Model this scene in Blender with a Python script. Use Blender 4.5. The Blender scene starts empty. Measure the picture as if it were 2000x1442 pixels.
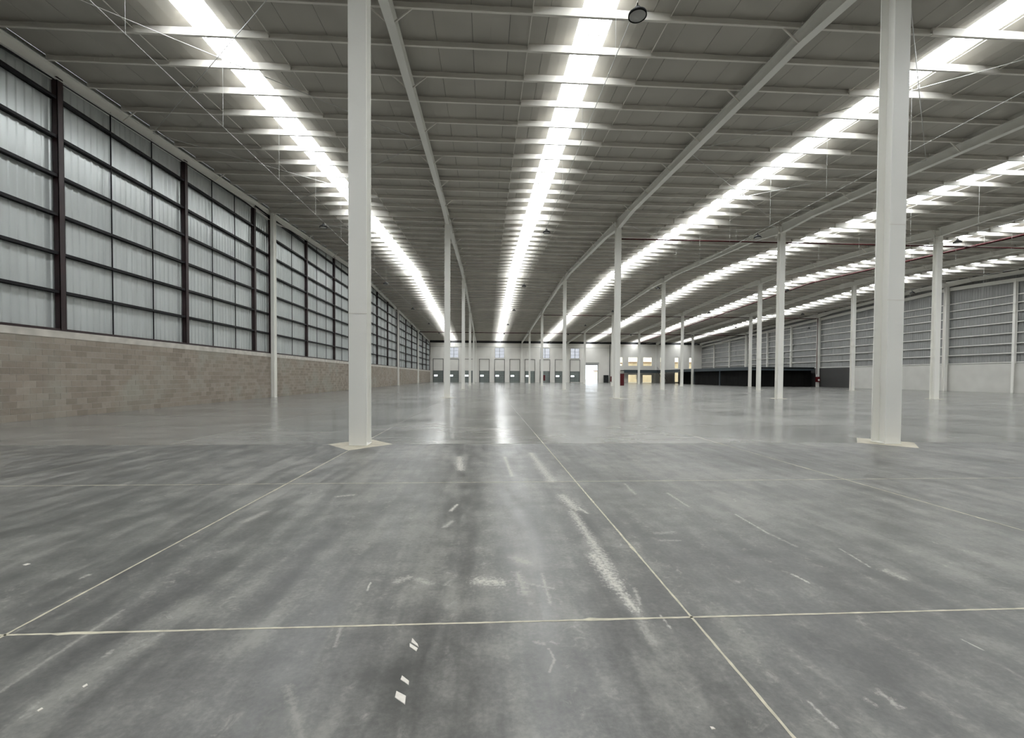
import bpy, math, random
from mathutils import Vector, Matrix

random.seed(7)
S = bpy.context.scene
COL = S.collection

# ------------------------------------------------------------------ camera
F_PX, YAW, PITCH, ROLL, CY = 872.54, 0.05745, -0.02194, 0.00541, 755.21
CAM_H = 1.5
fw = Vector((math.sin(YAW) * math.cos(PITCH), math.cos(YAW) * math.cos(PITCH), math.sin(PITCH)))
rt = Vector((math.cos(YAW), -math.sin(YAW), 0.0))
up = rt.cross(fw)
r_ = math.cos(ROLL) * rt + math.sin(ROLL) * up
u_ = -math.sin(ROLL) * rt + math.cos(ROLL) * up
cd = bpy.data.cameras.new('camera')
cam = bpy.data.objects.new('camera', cd)
COL.objects.link(cam)
cam.matrix_world = Matrix(((r_.x, u_.x, -fw.x, 0), (r_.y, u_.y, -fw.y, 0), (r_.z, u_.z, -fw.z, CAM_H), (0, 0, 0, 1)))
cd.sensor_width = 36.0
cd.lens = F_PX * 36.0 / 2000.0
cd.shift_x = 0.0
cd.shift_y = (CY - 721.0) / 2000.0
cd.clip_start, cd.clip_end = 0.05, 800
S.camera = cam

# ------------------------------------------------------------------ sky, exposure
SKY_STRENGTH = 2.2
SKYLIGHT = 23.5
w = bpy.data.worlds.new('overcast_sky')
S.world = w
w.use_nodes = True
bg = w.node_tree.nodes['Background']
bg.inputs[0].default_value = (0.86, 0.93, 1.0, 1)
bg.inputs[1].default_value = SKY_STRENGTH
S.view_settings.view_transform = 'Standard'
S.view_settings.look = 'None'
S.view_settings.exposure = 0.0
S.view_settings.gamma = 1.0
S.view_settings.use_curve_mapping = False
S.cycles.use_denoising = True
S.cycles.use_adaptive_sampling = True
S.cycles.adaptive_threshold = 0.10
S.cycles.adaptive_min_samples = 16
S.cycles.max_bounces = 6
S.cycles.diffuse_bounces = 4
S.cycles.glossy_bounces = 2
S.cycles.sample_clamp_indirect = 6.0
S.cycles.caustics_reflective = False
S.cycles.caustics_refractive = False

# ------------------------------------------------------------------ the grid of the hall
X0, BX = -2.754, 12.125          # first inner column row, bay width
YC, BY = 9.946, 21.752           # first column line (centre), bay depth
RIDGE = YC + 2 * BY
def col_x(i): return X0 + BX * (i - 1)
def col_y(j): return YC + BY * j
def zr(y): return 13.95 - 0.045 * abs(y - RIDGE)    # underside of the roof lining
Y_NEAR, Y_FAR = YC - BY + 0.1, 118.75
X_LEFT, X_RIGHT = -14.74, 58.35
SP = BY / 14.0                    # purlin spacing

def pix(x, y, z=0.0):
    """ground point seen at a photograph pixel (for laying out marks on the floor)"""
    d = fw + r_ * ((x - 1000) / F_PX) + u_ * ((CY - y) / F_PX)
    t = (z - CAM_H) / d.z
    return (d.x * t, d.y * t)
def in_view(p, m=60):
    d = Vector(p) - Vector((0, 0, CAM_H))
    z = d.dot(fw)
    if z < 0.2: return False
    x = 1000 + F_PX * d.dot(r_) / z
    y = CY - F_PX * d.dot(u_) / z
    return -m < x < 2000 + m and -m < y < 1442 + m

# ------------------------------------------------------------------ materials
MATS = {}
def mat(name, color, rough=0.6, metal=0.0, spec=0.5, var=0.0, vscale=1.5, emit=0.0, emit_col=None, bump=0.0, bscale=30.0, stretch=None):
    m = bpy.data.materials.new(name); m.use_nodes = True
    nt = m.node_tree; N = nt.nodes; L = nt.links
    b = N['Principled BSDF']
    b.inputs['Base Color'].default_value = (*color, 1)
    b.inputs['Roughness'].default_value = rough
    b.inputs['Metallic'].default_value = metal
    b.inputs['Specular IOR Level'].default_value = spec
    if emit:
        b.inputs['Emission Color'].default_value = (*(emit_col or color), 1)
        b.inputs['Emission Strength'].default_value = emit
    if var or bump:
        g = N.new('ShaderNodeNewGeometry')
        src = g.outputs['Position']
        if stretch:
            mp = N.new('ShaderNodeMapping'); mp.inputs['Scale'].default_value = stretch
            L.new(src, mp.inputs[0]); src = mp.outputs[0]
    if var:
        n = N.new('ShaderNodeTexNoise'); n.inputs['Scale'].default_value = vscale; n.inputs['Detail'].default_value = 1.5
        L.new(src, n.inputs['Vector'])
        mr = N.new('ShaderNodeMapRange'); mr.inputs[1].default_value = 0.3; mr.inputs[2].default_value = 0.7
        mr.inputs[3].default_value = 1 - var; mr.inputs[4].default_value = 1 + var
        L.new(n.outputs[0], mr.inputs[0])
        mx = N.new('ShaderNodeVectorMath'); mx.operation = 'SCALE'
        mx.inputs[0].default_value = color
        L.new(mr.outputs[0], mx.inputs['Scale'])
        L.new(mx.outputs[0], b.inputs['Base Color'])
    if bump:
        n2 = N.new('ShaderNodeTexNoise'); n2.inputs['Scale'].default_value = bscale; n2.inputs['Detail'].default_value = 4
        L.new(src, n2.inputs['Vector'])
        bp = N.new('ShaderNodeBump'); bp.inputs['Strength'].default_value = bump; bp.inputs['Distance'].default_value = 0.02
        L.new(n2.outputs[0], bp.inputs['Height']); L.new(bp.outputs[0], b.inputs['Normal'])
    MATS[name] = m
    return m

mat('white_steel', (0.88, 0.87, 0.82), 0.42)
mat('roof_steel', (0.78, 0.75, 0.69), 0.5, var=0.05, vscale=0.8)
mat('roof_lining', (0.46, 0.44, 0.395), 0.7, var=0.08, vscale=0.5)
mat('roof_deck', (0.10, 0.10, 0.10), 0.9)
mat('brown_steel', (0.021, 0.008, 0.009), 0.45, var=0.25, vscale=3)
mat('black_steel', (0.009, 0.008, 0.010), 0.5, spec=0.25)
mat('cladding', (0.56, 0.59, 0.585), 0.30, metal=0.35, var=0.06, vscale=1.0, stretch=(1, 3, 0.15))
mat('cladding_right', (0.27, 0.272, 0.265), 0.45, var=0.05, vscale=0.8)
mat('mortar', (0.40, 0.36, 0.31), 0.9, var=0.15, vscale=3)
mat('bond_beam', (0.50, 0.47, 0.42), 0.85, var=0.15, vscale=2.5)
mat('white_wall', (0.80, 0.78, 0.73), 0.8, var=0.03, vscale=0.6)
mat('right_concrete', (0.62, 0.61, 0.57), 0.8, var=0.05, vscale=0.7)
mat('grey_wall', (0.55, 0.55, 0.52), 0.8)
mat('joint_filler', (0.50, 0.465, 0.36), 0.7, var=0.18, vscale=14)
mat('joint_filler_worn', (0.30, 0.285, 0.245), 0.6, var=0.2, vscale=4)
mat('pad_concrete', (0.43, 0.395, 0.315), 0.65, var=0.14, vscale=5)
mat('dock_door', (0.20, 0.225, 0.215), 0.5, var=0.06, vscale=2)
mat('dark_track', (0.05, 0.055, 0.05), 0.5)
mat('door_light', (0.9, 0.95, 1.0), 0.3, emit=1.6)  # pane emits in place of daylight, with a dark backing behind it
mat('red_paint', (0.085, 0.004, 0.006), 0.5, spec=0.3)
mat('red_pipe', (0.045, 0.005, 0.006), 0.6, spec=0.15)
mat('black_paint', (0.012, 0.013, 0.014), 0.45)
mat('lamp_black', (0.008, 0.008, 0.008), 0.7, spec=0.1)
mat('lamp_lens', (0.45, 0.45, 0.43), 0.35)
mat('galv_wire', (0.62, 0.62, 0.60), 0.35, metal=0.3)
mat('blue_steel', (0.045, 0.06, 0.07), 0.55)
mat('dark_panel', (0.006, 0.006, 0.0055), 0.8, spec=0.15, var=0.2, vscale=0.8)
mat('grey_panel', (0.045, 0.044, 0.042), 0.7)
mat('dark_deck', (0.01, 0.01, 0.01), 0.9, spec=0.1)
mat('yard', (0.62, 0.60, 0.56), 0.9, var=0.1)
mat('far_building', (0.80, 0.72, 0.58), 0.9, var=0.08)
mat('far_roof', (0.35, 0.24, 0.17), 0.9)
mat('frame_grey', (0.30, 0.31, 0.31), 0.5)
mat('shutter', (0.42, 0.42, 0.40), 0.5)
mat('chip', (0.68, 0.64, 0.58), 0.8, var=0.1, vscale=30)

# skylight sheets: daylight set as emission, far weaker on the rib flanks
def sheet_mat(name, strength):
    m = mat(name, (0.8, 0.82, 0.82), 0.4, emit=strength, emit_col=(0.95, 0.98, 1.0))
    return m
sheet_mat('skylight_sheet', SKYLIGHT)
sheet_mat('skylight_rib', 0.75)
MATS['skylight_rib'].cycles.emission_sampling = 'NONE'
MATS['door_light'].cycles.emission_sampling = 'NONE'

def glass(name, tint):
    m = bpy.data.materials.new(name); m.use_nodes = True
    nt = m.node_tree; N = nt.nodes; L = nt.links
    N.remove(N['Principled BSDF'])
    t = N.new('ShaderNodeBsdfTransparent'); t.inputs[0].default_value = (*tint, 1)
    g = N.new('ShaderNodeBsdfGlossy'); g.inputs['Roughness'].default_value = 0.05
    x = N.new('ShaderNodeMixShader'); x.inputs[0].default_value = 0.08
    L.new(t.outputs[0], x.inputs[1]); L.new(g.outputs[0], x.inputs[2])
    L.new(x.outputs[0], N['Material Output'].inputs[0])
    MATS[name] = m
glass('glass_clear', (0.92, 0.94, 0.95))
glass('glass_blue', (0.62, 0.615, 0.62))
glass('glass_warm', (0.95, 0.90, 0.78))

# concrete blocks: one tone for each block
def block_material():
    m = bpy.data.materials.new('concrete_block'); m.use_nodes = True
    nt = m.node_tree; N = nt.nodes; L = nt.links; b = N['Principled BSDF']
    b.inputs['Roughness'].default_value = 0.92
    g = N.new('ShaderNodeNewGeometry')
    wn = N.new('ShaderNodeTexWhiteNoise'); wn.noise_dimensions = '1D'
    at = N.new('ShaderNodeAttribute'); at.attribute_name = 'tone'
    oi = N.new('ShaderNodeObjectInfo')
    ad = N.new('ShaderNodeMath'); ad.operation = 'ADD'
    L.new(at.outputs['Fac'], ad.inputs[0]); L.new(oi.outputs['Random'], ad.inputs[1])
    L.new(ad.outputs[0], wn.inputs['W'])
    n = N.new('ShaderNodeTexNoise'); n.inputs['Scale'].default_value = 0.55; n.inputs['Detail'].default_value = 3
    L.new(g.outputs['Position'], n.inputs['Vector'])
    n2 = N.new('ShaderNodeTexNoise'); n2.inputs['Scale'].default_value = 9; n2.inputs['Detail'].default_value = 3
    L.new(g.outputs['Position'], n2.inputs['Vector'])
    cr = N.new('ShaderNodeValToRGB')
    cr.color_ramp.elements[0].position = 0.0; cr.color_ramp.elements[0].color = (0.188, 0.156, 0.126, 1)
    cr.color_ramp.elements[1].position = 1.0; cr.color_ramp.elements[1].color = (0.345, 0.302, 0.25, 1)
    e = cr.color_ramp.elements.new(0.5); e.color = (0.262, 0.224, 0.182, 1)
    mx = N.new('ShaderNodeMath'); mx.operation = 'MULTIPLY_ADD'; mx.inputs[1].default_value = 0.62; mx.inputs[2].default_value = 0.0
    L.new(wn.outputs['Value'], mx.inputs[0])
    a2 = N.new('ShaderNodeMath'); a2.operation = 'MULTIPLY_ADD'; a2.inputs[1].default_value = 0.40
    L.new(n2.outputs[0], a2.inputs[0]); L.new(mx.outputs[0], a2.inputs[2])
    L.new(a2.outputs[0], cr.inputs[0])
    gr = N.new('ShaderNodeMix'); gr.data_type = 'RGBA'
    mr = N.new('ShaderNodeMapRange'); mr.inputs[1].default_value = 0.5; mr.inputs[2].default_value = 0.68; mr.inputs[4].default_value = 0.6
    L.new(n.outputs[0], mr.inputs[0]); L.new(mr.outputs[0], gr.inputs['Factor'])
    L.new(cr.outputs[0], gr.inputs['A']); gr.inputs['B'].default_value = (0.30, 0.295, 0.25, 1)
    L.new(gr.outputs['Result'], b.inputs['Base Color'])
    bp = N.new('ShaderNodeBump'); bp.inputs['Strength'].default_value = 0.5; bp.inputs['Distance'].default_value = 0.01
    L.new(n2.outputs[0], bp.inputs['Height']); L.new(bp.outputs[0], b.inputs['Normal'])
    MATS['concrete_block'] = m
block_material()

# polished slab with dust, scuffs and scraped marks
def floor_material(name, near):
    m = bpy.data.materials.new(name); m.use_nodes = True
    nt = m.node_tree; N = nt.nodes; L = nt.links; b = N['Principled BSDF']
    g = N.new('ShaderNodeNewGeometry'); P = g.outputs['Position']
    def noise(scale, detail=5, rough=0.55, stretch=None, dist=0.0):
        src = P
        if stretch:
            mp = N.new('ShaderNodeMapping'); mp.inputs['Scale'].default_value = stretch[0]; mp.inputs['Rotation'].default_value = (0, 0, stretch[1])
            L.new(P, mp.inputs[0]); src = mp.outputs[0]
        n = N.new('ShaderNodeTexNoise'); n.inputs['Scale'].default_value = scale; n.inputs['Detail'].default_value = detail
        n.inputs['Roughness'].default_value = rough; n.inputs['Distortion'].default_value = dist
        L.new(src, n.inputs['Vector']); return n.outputs[0]
    def rng(v, a, b_, c, d):
        mr = N.new('ShaderNodeMapRange'); mr.interpolation_type = 'SMOOTHSTEP'
        for k, q in zip((1, 2, 3, 4), (a, b_, c, d)): mr.inputs[k].default_value = q
        L.new(v, mr.inputs[0]); return mr.outputs[0]
    def math_(op, a, b_):
        n = N.new('ShaderNodeMath'); n.operation = op
        for k, q in ((0, a), (1, b_)):
            if isinstance(q, (int, float)): n.inputs[k].default_value = q
            else: L.new(q, n.inputs[k])
        return n.outputs[0]
    if near:    # worn, dusty strip of slabs
        cloud = noise(0.45, 3, 0.55, dist=0.4)
        mid = noise(3.2, 4, 0.65)
        fine = noise(34, 3, 0.7)
        drag = noise(5.0, 3, 0.6, stretch=((1.0, 0.16, 1), 0.45))
        drag2 = noise(4.0, 3, 0.6, stretch=((1.0, 0.14, 1), -0.35))
        tone = math_('ADD', rng(cloud, 0.2, 0.8, -0.55, 0.55), math_('ADD', rng(mid, 0.2, 0.8, -0.42, 0.42), math_('ADD', rng(fine, 0.15, 0.85, -0.30, 0.30), math_('ADD', rng(drag, 0.2, 0.8, -0.38, 0.38), rng(drag2, 0.2, 0.8, -0.34, 0.34)))))
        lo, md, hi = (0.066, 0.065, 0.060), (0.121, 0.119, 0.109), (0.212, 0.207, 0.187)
    else:       # smoother polished slabs
        cloud = noise(0.30, 2, 0.55, dist=0.3)
        mid = noise(2.4, 2, 0.55, stretch=((0.20, 1, 1), 0.08))
        fine = mid
        tone = math_('ADD', rng(cloud, 0.2, 0.8, -0.5, 0.5), rng(mid, 0.2, 0.8, -0.75, 0.75))
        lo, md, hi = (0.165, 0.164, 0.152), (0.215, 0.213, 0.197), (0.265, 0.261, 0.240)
    cr = N.new('ShaderNodeValToRGB')
    cr.color_ramp.elements[0].position = 0.0; cr.color_ramp.elements[0].color = (*lo, 1)
    cr.color_ramp.elements[1].position = 1.0; cr.color_ramp.elements[1].color = (*hi, 1)
    e = cr.color_ramp.elements.new(0.5); e.color = (*md, 1)
    L.new(rng(tone, -0.95, 0.95, 0.0, 1.0), cr.inputs[0])
    if near:    # powdery scuffs
        sc1 = noise(9.0, 5, 0.75, dist=0.8)
        scuff = math_('MULTIPLY', rng(sc1, 0.52, 0.80, 0.0, 0.50), rng(drag, 0.40, 0.70, 0.0, 1.0))
    else:
        scuff = rng(mid, 0.62, 0.9, 0.0, 0.06)
    # scraped marks with a place of their own
    ng = bpy.data.node_groups.new('scrape', 'ShaderNodeTree')
    for nm, tp in (('P', 'NodeSocketVector'), ('A', 'NodeSocketVector'), ('B', 'NodeSocketVector'), ('W', 'NodeSocketFloat'), ('S', 'NodeSocketFloat'), ('N', 'NodeSocketFloat')):
        ng.interface.new_socket(nm, in_out='INPUT', socket_type=tp)
    ng.interface.new_socket('M', in_out='OUTPUT', socket_type='NodeSocketFloat')
    gi = ng.nodes.new('NodeGroupInput'); go = ng.nodes.new('NodeGroupOutput')
    def vm(op, a, b_):
        n = ng.nodes.new('ShaderNodeVectorMath'); n.operation = op
        ng.links.new(a, n.inputs[0]); ng.links.new(b_, n.inputs[1]); return n
    pa = vm('SUBTRACT', gi.outputs['P'], gi.outputs['A']).outputs[0]
    ba = vm('SUBTRACT', gi.outputs['B'], gi.outputs['A']).outputs[0]
    d1 = vm('DOT_PRODUCT', pa, ba).outputs['Value']; d2 = vm('DOT_PRODUCT', ba, ba).outputs['Value']
    h = ng.nodes.new('ShaderNodeMath'); h.operation = 'DIVIDE'; h.use_clamp = True
    ng.links.new(d1, h.inputs[0]); ng.links.new(d2, h.inputs[1])
    sc = ng.nodes.new('ShaderNodeVectorMath'); sc.operation = 'SCALE'
    ng.links.new(ba, sc.inputs[0]); ng.links.new(h.outputs[0], sc.inputs['Scale'])
    ln = vm('DISTANCE', pa, sc.outputs[0]).outputs['Value']
    q = ng.nodes.new('ShaderNodeMath'); q.operation = 'DIVIDE'
    ng.links.new(ln, q.inputs[0]); ng.links.new(gi.outputs['W'], q.inputs[1])
    q2 = ng.nodes.new('ShaderNodeMath'); q2.operation = 'ADD'
    ng.links.new(q.outputs[0], q2.inputs[0]); ng.links.new(gi.outputs['N'], q2.inputs[1])
    mr = ng.nodes.new('ShaderNodeMapRange'); mr.inputs[1].default_value = 1.15; mr.inputs[2].default_value = 0.1
    mr.inputs[3].default_value = 0.0
    ng.links.new(q2.outputs[0], mr.inputs[0]); ng.links.new(gi.outputs['S'], mr.inputs[4])
    ng.links.new(mr.outputs[0], go.inputs[0])
    edge = rng(fine, 0.25, 0.75, -0.55, 1.0)
    marks = [  # pixel ends in the photograph, width m, strength
        ((1098, 968), (1125, 995), 0.10, 0.6), ((1130, 992), (1148, 1003), 0.03, 0.6), ((1118, 1000), (1190, 1110), 0.065, 0.55), ((1160, 1085), (1205, 1145), 0.085, 0.66), ((1200, 1140), (1242, 1192), 0.05, 0.62), ((1010, 1120), (1025, 1160), 0.05, 0.4), ((1240, 1150), (1250, 1180), 0.02, 0.4), ((475, 1020), (520, 1000), 0.06, 0.3), ((660, 970), (690, 967), 0.05, 0.5), ((1030, 1140), (1080, 1150), 0.02, 0.4),
        ((1037, 885), (1052, 905), 0.085, 0.55), ((1052, 905), (1078, 940), 0.12, 0.5), ((880, 998), (893, 986), 0.03, 0.75), ((868, 1030), (884, 1018), 0.035, 0.4),
        ((897, 893), (899, 918), 0.10, 0.7), ((986, 893), (1000, 930), 0.05, 0.5), ((1058, 1120), (1075, 1180), 0.020, 0.42), ((1303, 963), (1345, 990), 0.022, 0.5),
        ((1436, 1005), (1500, 1042), 0.018, 0.6), ((1500, 1042), (1556, 1068), 0.022, 0.35), ((1640, 1072), (1700, 1108), 0.014, 0.5), ((1548, 1122), (1582, 1140), 0.016, 0.7),
        ((1730, 1115), (1765, 1130), 0.055, 0.42), ((1578, 1370), (1632, 1420), 0.012, 0.5), ((717, 1154), (724, 1138), 0.010, 0.7), ((935, 1135), (975, 1138), 0.09, 0.62),
        ((775, 1136), (800, 1128), 0.05, 0.42), ((815, 1132), (838, 1140), 0.05, 0.35), ((1005, 1090), (1030, 1100), 0.07, 0.32), ((1072, 1268), (1083, 1288), 0.010, 0.4),
        ((1083, 1288), (1073, 1313), 0.010, 0.4), ((1048, 1255), (1060, 1257), 0.022, 0.35), ((1076, 1254), (1086, 1258), 0.020, 0.35), ((0, 1352), (240, 1192), 0.018, 0.26),
        ((1716, 1352), (1755, 1380), 0.028, 0.40), ((1692, 1366), (1708, 1378), 0.018, 0.40), ((1880, 1250), (1920, 1270), 0.010, 0.55), ((1246, 1200), (1275, 1255), 0.045, 0.26),
        ((1290, 1202), (1310, 1228), 0.012, 0.5), ((1220, 945), (1240, 965), 0.035, 0.4), ((666, 1225), (655, 1262), 0.016, 0.3), ((560, 1340), (590, 1440), 0.03, 0.18),
        ((1280, 1042), (1315, 1040), 0.05, 0.3), ((1290, 1056), (1325, 1056), 0.03, 0.3), ((157, 1130), (176, 1122), 0.022, 0.45), ((207, 1282), (216, 1272), 0.018, 0.35),
    ]
    acc = scuff
    for a, c, wd, st in marks if near else []:
        gnode = N.new('ShaderNodeGroup'); gnode.node_tree = ng
        ax, ay = pix(*a); bx_, by_ = pix(*c)
        gnode.inputs['A'].default_value = (ax, ay, 0); gnode.inputs['B'].default_value = (bx_, by_, 0)
        gnode.inputs['W'].default_value = wd; gnode.inputs['S'].default_value = st
        L.new(P, gnode.inputs['P']); L.new(edge, gnode.inputs['N'])
        acc = math_('MAXIMUM', acc, gnode.outputs[0])
    mx = N.new('ShaderNodeMix'); mx.data_type = 'RGBA'
    L.new(acc, mx.inputs['Factor']); L.new(cr.outputs[0], mx.inputs['A']); mx.inputs['B'].default_value = (0.66, 0.63, 0.56, 1)
    L.new(mx.outputs['Result'], b.inputs['Base Color'])
    if near: rg = math_('ADD', rng(drag, 0.3, 0.7, 0.31, 0.43), math_('MULTIPLY', acc, 0.3))
    else: rg = rng(cloud, 0.2, 0.8, 0.17, 0.24)
    L.new(rg, b.inputs['Roughness'])
    b.inputs['Specular IOR Level'].default_value = 0.5
    if near:
        bp = N.new('ShaderNodeBump'); bp.inputs['Strength'].default_value = 0.10; bp.inputs['Distance'].default_value = 0.02
        L.new(noise(0.9, 1, 0.5), bp.inputs['Height']); L.new(bp.outputs[0], b.inputs['Normal'])
    MATS[name] = m
floor_material('polished_concrete', False)
floor_material('polished_concrete_scraped', True)

# ------------------------------------------------------------------ mesh helpers
class MB:
    def __init__(s): s.v = []; s.f = []; s.mi = []; s.sm = []
    def add(s, vs, fs, mi=0, smooth=False):
        o = len(s.v); s.v += [tuple(p) for p in vs]
        for q in fs: s.f.append(tuple(o + k for k in q)); s.mi.append(mi); s.sm.append(smooth)
        return s
    def box(s, x0, y0, z0, x1, y1, z1, mi=0):
        return s.add([(x0, y0, z0), (x1, y0, z0), (x1, y1, z0), (x0, y1, z0), (x0, y0, z1), (x1, y0, z1), (x1, y1, z1), (x0, y1, z1)],
                     [(0, 3, 2, 1), (4, 5, 6, 7), (0, 1, 5, 4), (1, 2, 6, 5), (2, 3, 7, 6), (3, 0, 4, 7)], mi)
    def cbox(s, c, d, mi=0):
        return s.box(c[0] - d[0] / 2, c[1] - d[1] / 2, c[2] - d[2] / 2, c[0] + d[0] / 2, c[1] + d[1] / 2, c[2] + d[2] / 2, mi)
    def bar(s, a, b, wd, ht, mi=0, upv=(0, 0, 1)):
        a = Vector(a); b = Vector(b); d = (b - a).normalized(); U = Vector(upv)
        if abs(d.dot(U)) > 0.98: U = Vector((0, 1, 0))
        R = d.cross(U).normalized(); U = R.cross(d)
        vs = []
        for p in (a, b):
            for sx, sz in ((-1, -1), (1, -1), (1, 1), (-1, 1)): vs.append(p + R * (sx * wd / 2) + U * (sz * ht / 2))
        return s.add(vs, [(0, 1, 2, 3), (7, 6, 5, 4), (0, 4, 5, 1), (1, 5, 6, 2), (2, 6, 7, 3), (3, 7, 4, 0)], mi)
    def tube(s, pts, rad, n=8, mi=0, cap=True):
        pts = [Vector(p) for p in pts]; vs = []; fs = []
        for k, p in enumerate(pts):
            d = (pts[min(k + 1, len(pts) - 1)] - pts[max(k - 1, 0)]).normalized()
            U = Vector((0, 0, 1)) if abs(d.z) < 0.9 else Vector((0, 1, 0))
            R = d.cross(U).normalized(); U = R.cross(d)
            for a in range(n):
                t = 2 * math.pi * a / n; vs.append(p + R * (rad * math.cos(t)) + U * (rad * math.sin(t)))
        for k in range(len(pts) - 1):
            for a in range(n):
                fs.append((k * n + a, k * n + (a + 1) % n, (k + 1) * n + (a + 1) % n, (k + 1) * n + a))
        s.add(vs, fs, mi, True)
        if cap:
            s.add([vs[a] for a in range(n)], [tuple(range(n - 1, -1, -1))], mi)
            s.add([vs[(len(pts) - 1) * n + a] for a in range(n)], [tuple(range(n))], mi)
        return s
    def lathe(s, prof, n=24, mi=0):
        vs = []; fs = []
        for r, z in prof:
            for a in range(n):
                t = 2 * math.pi * a / n; vs.append((r * math.cos(t), r * math.sin(t), z))
        for k in range(len(prof) - 1):
            for a in range(n): fs.append((k * n + a, k * n + (a + 1) % n, (k + 1) * n + (a + 1) % n, (k + 1) * n + a))
        s.add(vs, fs, mi, True)
        return s
    def strip(s, prof, y0, y1, z0, z1, mis=None):
        """profile in (x, z) run along y, its z shifted from z0 to z1"""
        n = len(prof)
        vs = [(x, y0, z + z0) for x, z in prof] + [(x, y1, z + z1) for x, z in prof]
        for k in range(n - 1):
            s.add([vs[k], vs[k + 1], vs[n + k + 1], vs[n + k]], [(0, 1, 2, 3)], mis[k] if mis else 0)
        return s
    def mesh(s, name, mats):
        me = bpy.data.meshes.new(name); me.from_pydata(s.v, [], s.f)
        if isinstance(mats, str): mats = [mats]
        for m in mats: me.materials.append(MATS[m])
        me.polygons.foreach_set('material_index', s.mi); me.polygons.foreach_set('use_smooth', s.sm)
        me.update(); return me
    def build(s, name, mats, parent=None, loc=None):
        return put(name, s.mesh(name, mats), parent, loc)
def put(name, me, parent=None, loc=None):
    o = bpy.data.objects.new(name, me); COL.objects.link(o)
    if parent is not None: o.parent = parent
    if loc is not None: o.location = loc
    return o
def empty(name, loc=(0, 0, 0)):
    o = bpy.data.objects.new(name, None); COL.objects.link(o); o.location = loc; o.empty_display_size = 0.2
    return o
def tag(o, label=None, cat=None, group=None, kind=None):
    if label: o['label'] = label
    if cat: o['category'] = cat
    if group: o['group'] = group
    if kind: o['kind'] = kind
    return o
def copy_tree(o, parent=None):
    c = o.copy(); COL.objects.link(c); c.parent = parent
    for ch in list(o.children): copy_tree(ch, c)
    return c
ORD = ['first', 'second', 'third', 'fourth', 'fifth', 'sixth', 'seventh', 'eighth', 'ninth', 'tenth', 'eleventh', 'twelfth']

# ================================================================== floor
floor = tag(empty('floor'), 'polished grey concrete floor with cream filled joints', 'floor', kind='structure')
xs = [X_LEFT - 0.3] + [X0 + BX / 3 * n for n in range(-2, 16)]
xs = [x for x in xs if x < X_RIGHT - 0.3]; xs = sorted(set(round(x, 4) for x in xs)) + [X_RIGHT + 0.3]
ys = [Y_NEAR] + [YC + BY / 6 * m for m in range(-5, 30)] + [Y_FAR + 0.2]
GAP = 0.005
cells = []
for a, b in zip(xs[:-1], xs[1:]):
    for c, d in zip(ys[:-1], ys[1:]):
        cx, cy = (a + b) / 2, (c + d) / 2
        vis = any(in_view((px, py, 0)) for px in (a, cx, b) for py in (c, cy, d))
        cells.append((0 if vis else 1, math.hypot(cx, cy), a, b, c, d))
cells.sort()
far = MB(); cache = {}
for k, (v, dist, a, b, c, d) in enumerate(cells):
    if k < 300:
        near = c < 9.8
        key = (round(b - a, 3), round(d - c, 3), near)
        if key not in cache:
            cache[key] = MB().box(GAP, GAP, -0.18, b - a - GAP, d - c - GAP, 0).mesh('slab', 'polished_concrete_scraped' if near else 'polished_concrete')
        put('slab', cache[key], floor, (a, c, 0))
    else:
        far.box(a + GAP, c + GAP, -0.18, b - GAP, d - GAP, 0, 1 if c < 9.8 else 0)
tag(far.build('slab_field', ['polished_concrete', 'polished_concrete_scraped'], floor), kind='stuff')
def filler(pts_dir, lo, hi, at, near):
    mb = MB(); rnd = random.Random(int(at * 100) + (7 if pts_dir == 'y' else 0))
    if not near:
        n = 1; st = [lo, hi]
    else:
        n = int((hi - lo) / 0.05); st = [lo + (hi - lo) * k / n for k in range(n + 1)]
    L_, R_ = [], []
    bl = 0.0
    for t in st:
        if near:
            if rnd.random() < 0.022: bl = rnd.uniform(0.006, 0.026)
            bl *= 0.80
            L_.append(0.0072 + rnd.uniform(-0.0015, 0.0025) + bl * rnd.random()); R_.append(0.0072 + rnd.uniform(-0.0015, 0.0025) + bl * rnd.random())
        else: L_.append(0.006); R_.append(0.006)
    vs = []
    for t, l, r in zip(st, L_, R_):
        for off, z in ((-l, 0.0012), (r, 0.0012)):
            vs.append((at + off, t, z) if pts_dir == 'y' else (t, at + off, z))
    fs = []
    for k in range(len(st) - 1):
        q = (2 * k, 2 * k + 1, 2 * k + 3, 2 * k + 2)
        fs.append(q if pts_dir == 'y' else q[::-1])
    mb.add(vs, fs)
    if pts_dir == 'y': mb.box(at - 0.004, lo, -0.03, at + 0.004, hi, 0.0008)
    else: mb.box(lo, at - 0.004, -0.03, hi, at + 0.004, 0.0008)
    mb.build('joint_filler', 'joint_filler' if near else 'joint_filler_worn', floor)
for x in xs[1:-1]:
    near = -3 < x < 6
    if near:
        filler('y', ys[0], 12.0, x, True); filler('y', 12.0, ys[-1], x, False)
    else: filler('y', ys[0], ys[-1], x, False)
for y in ys[1:-1]:
    near = 1.5 < y < 7
    if near: filler('x', -12, 14, y, True)
    else: filler('x', xs[0], xs[-1], y, False)

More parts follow.
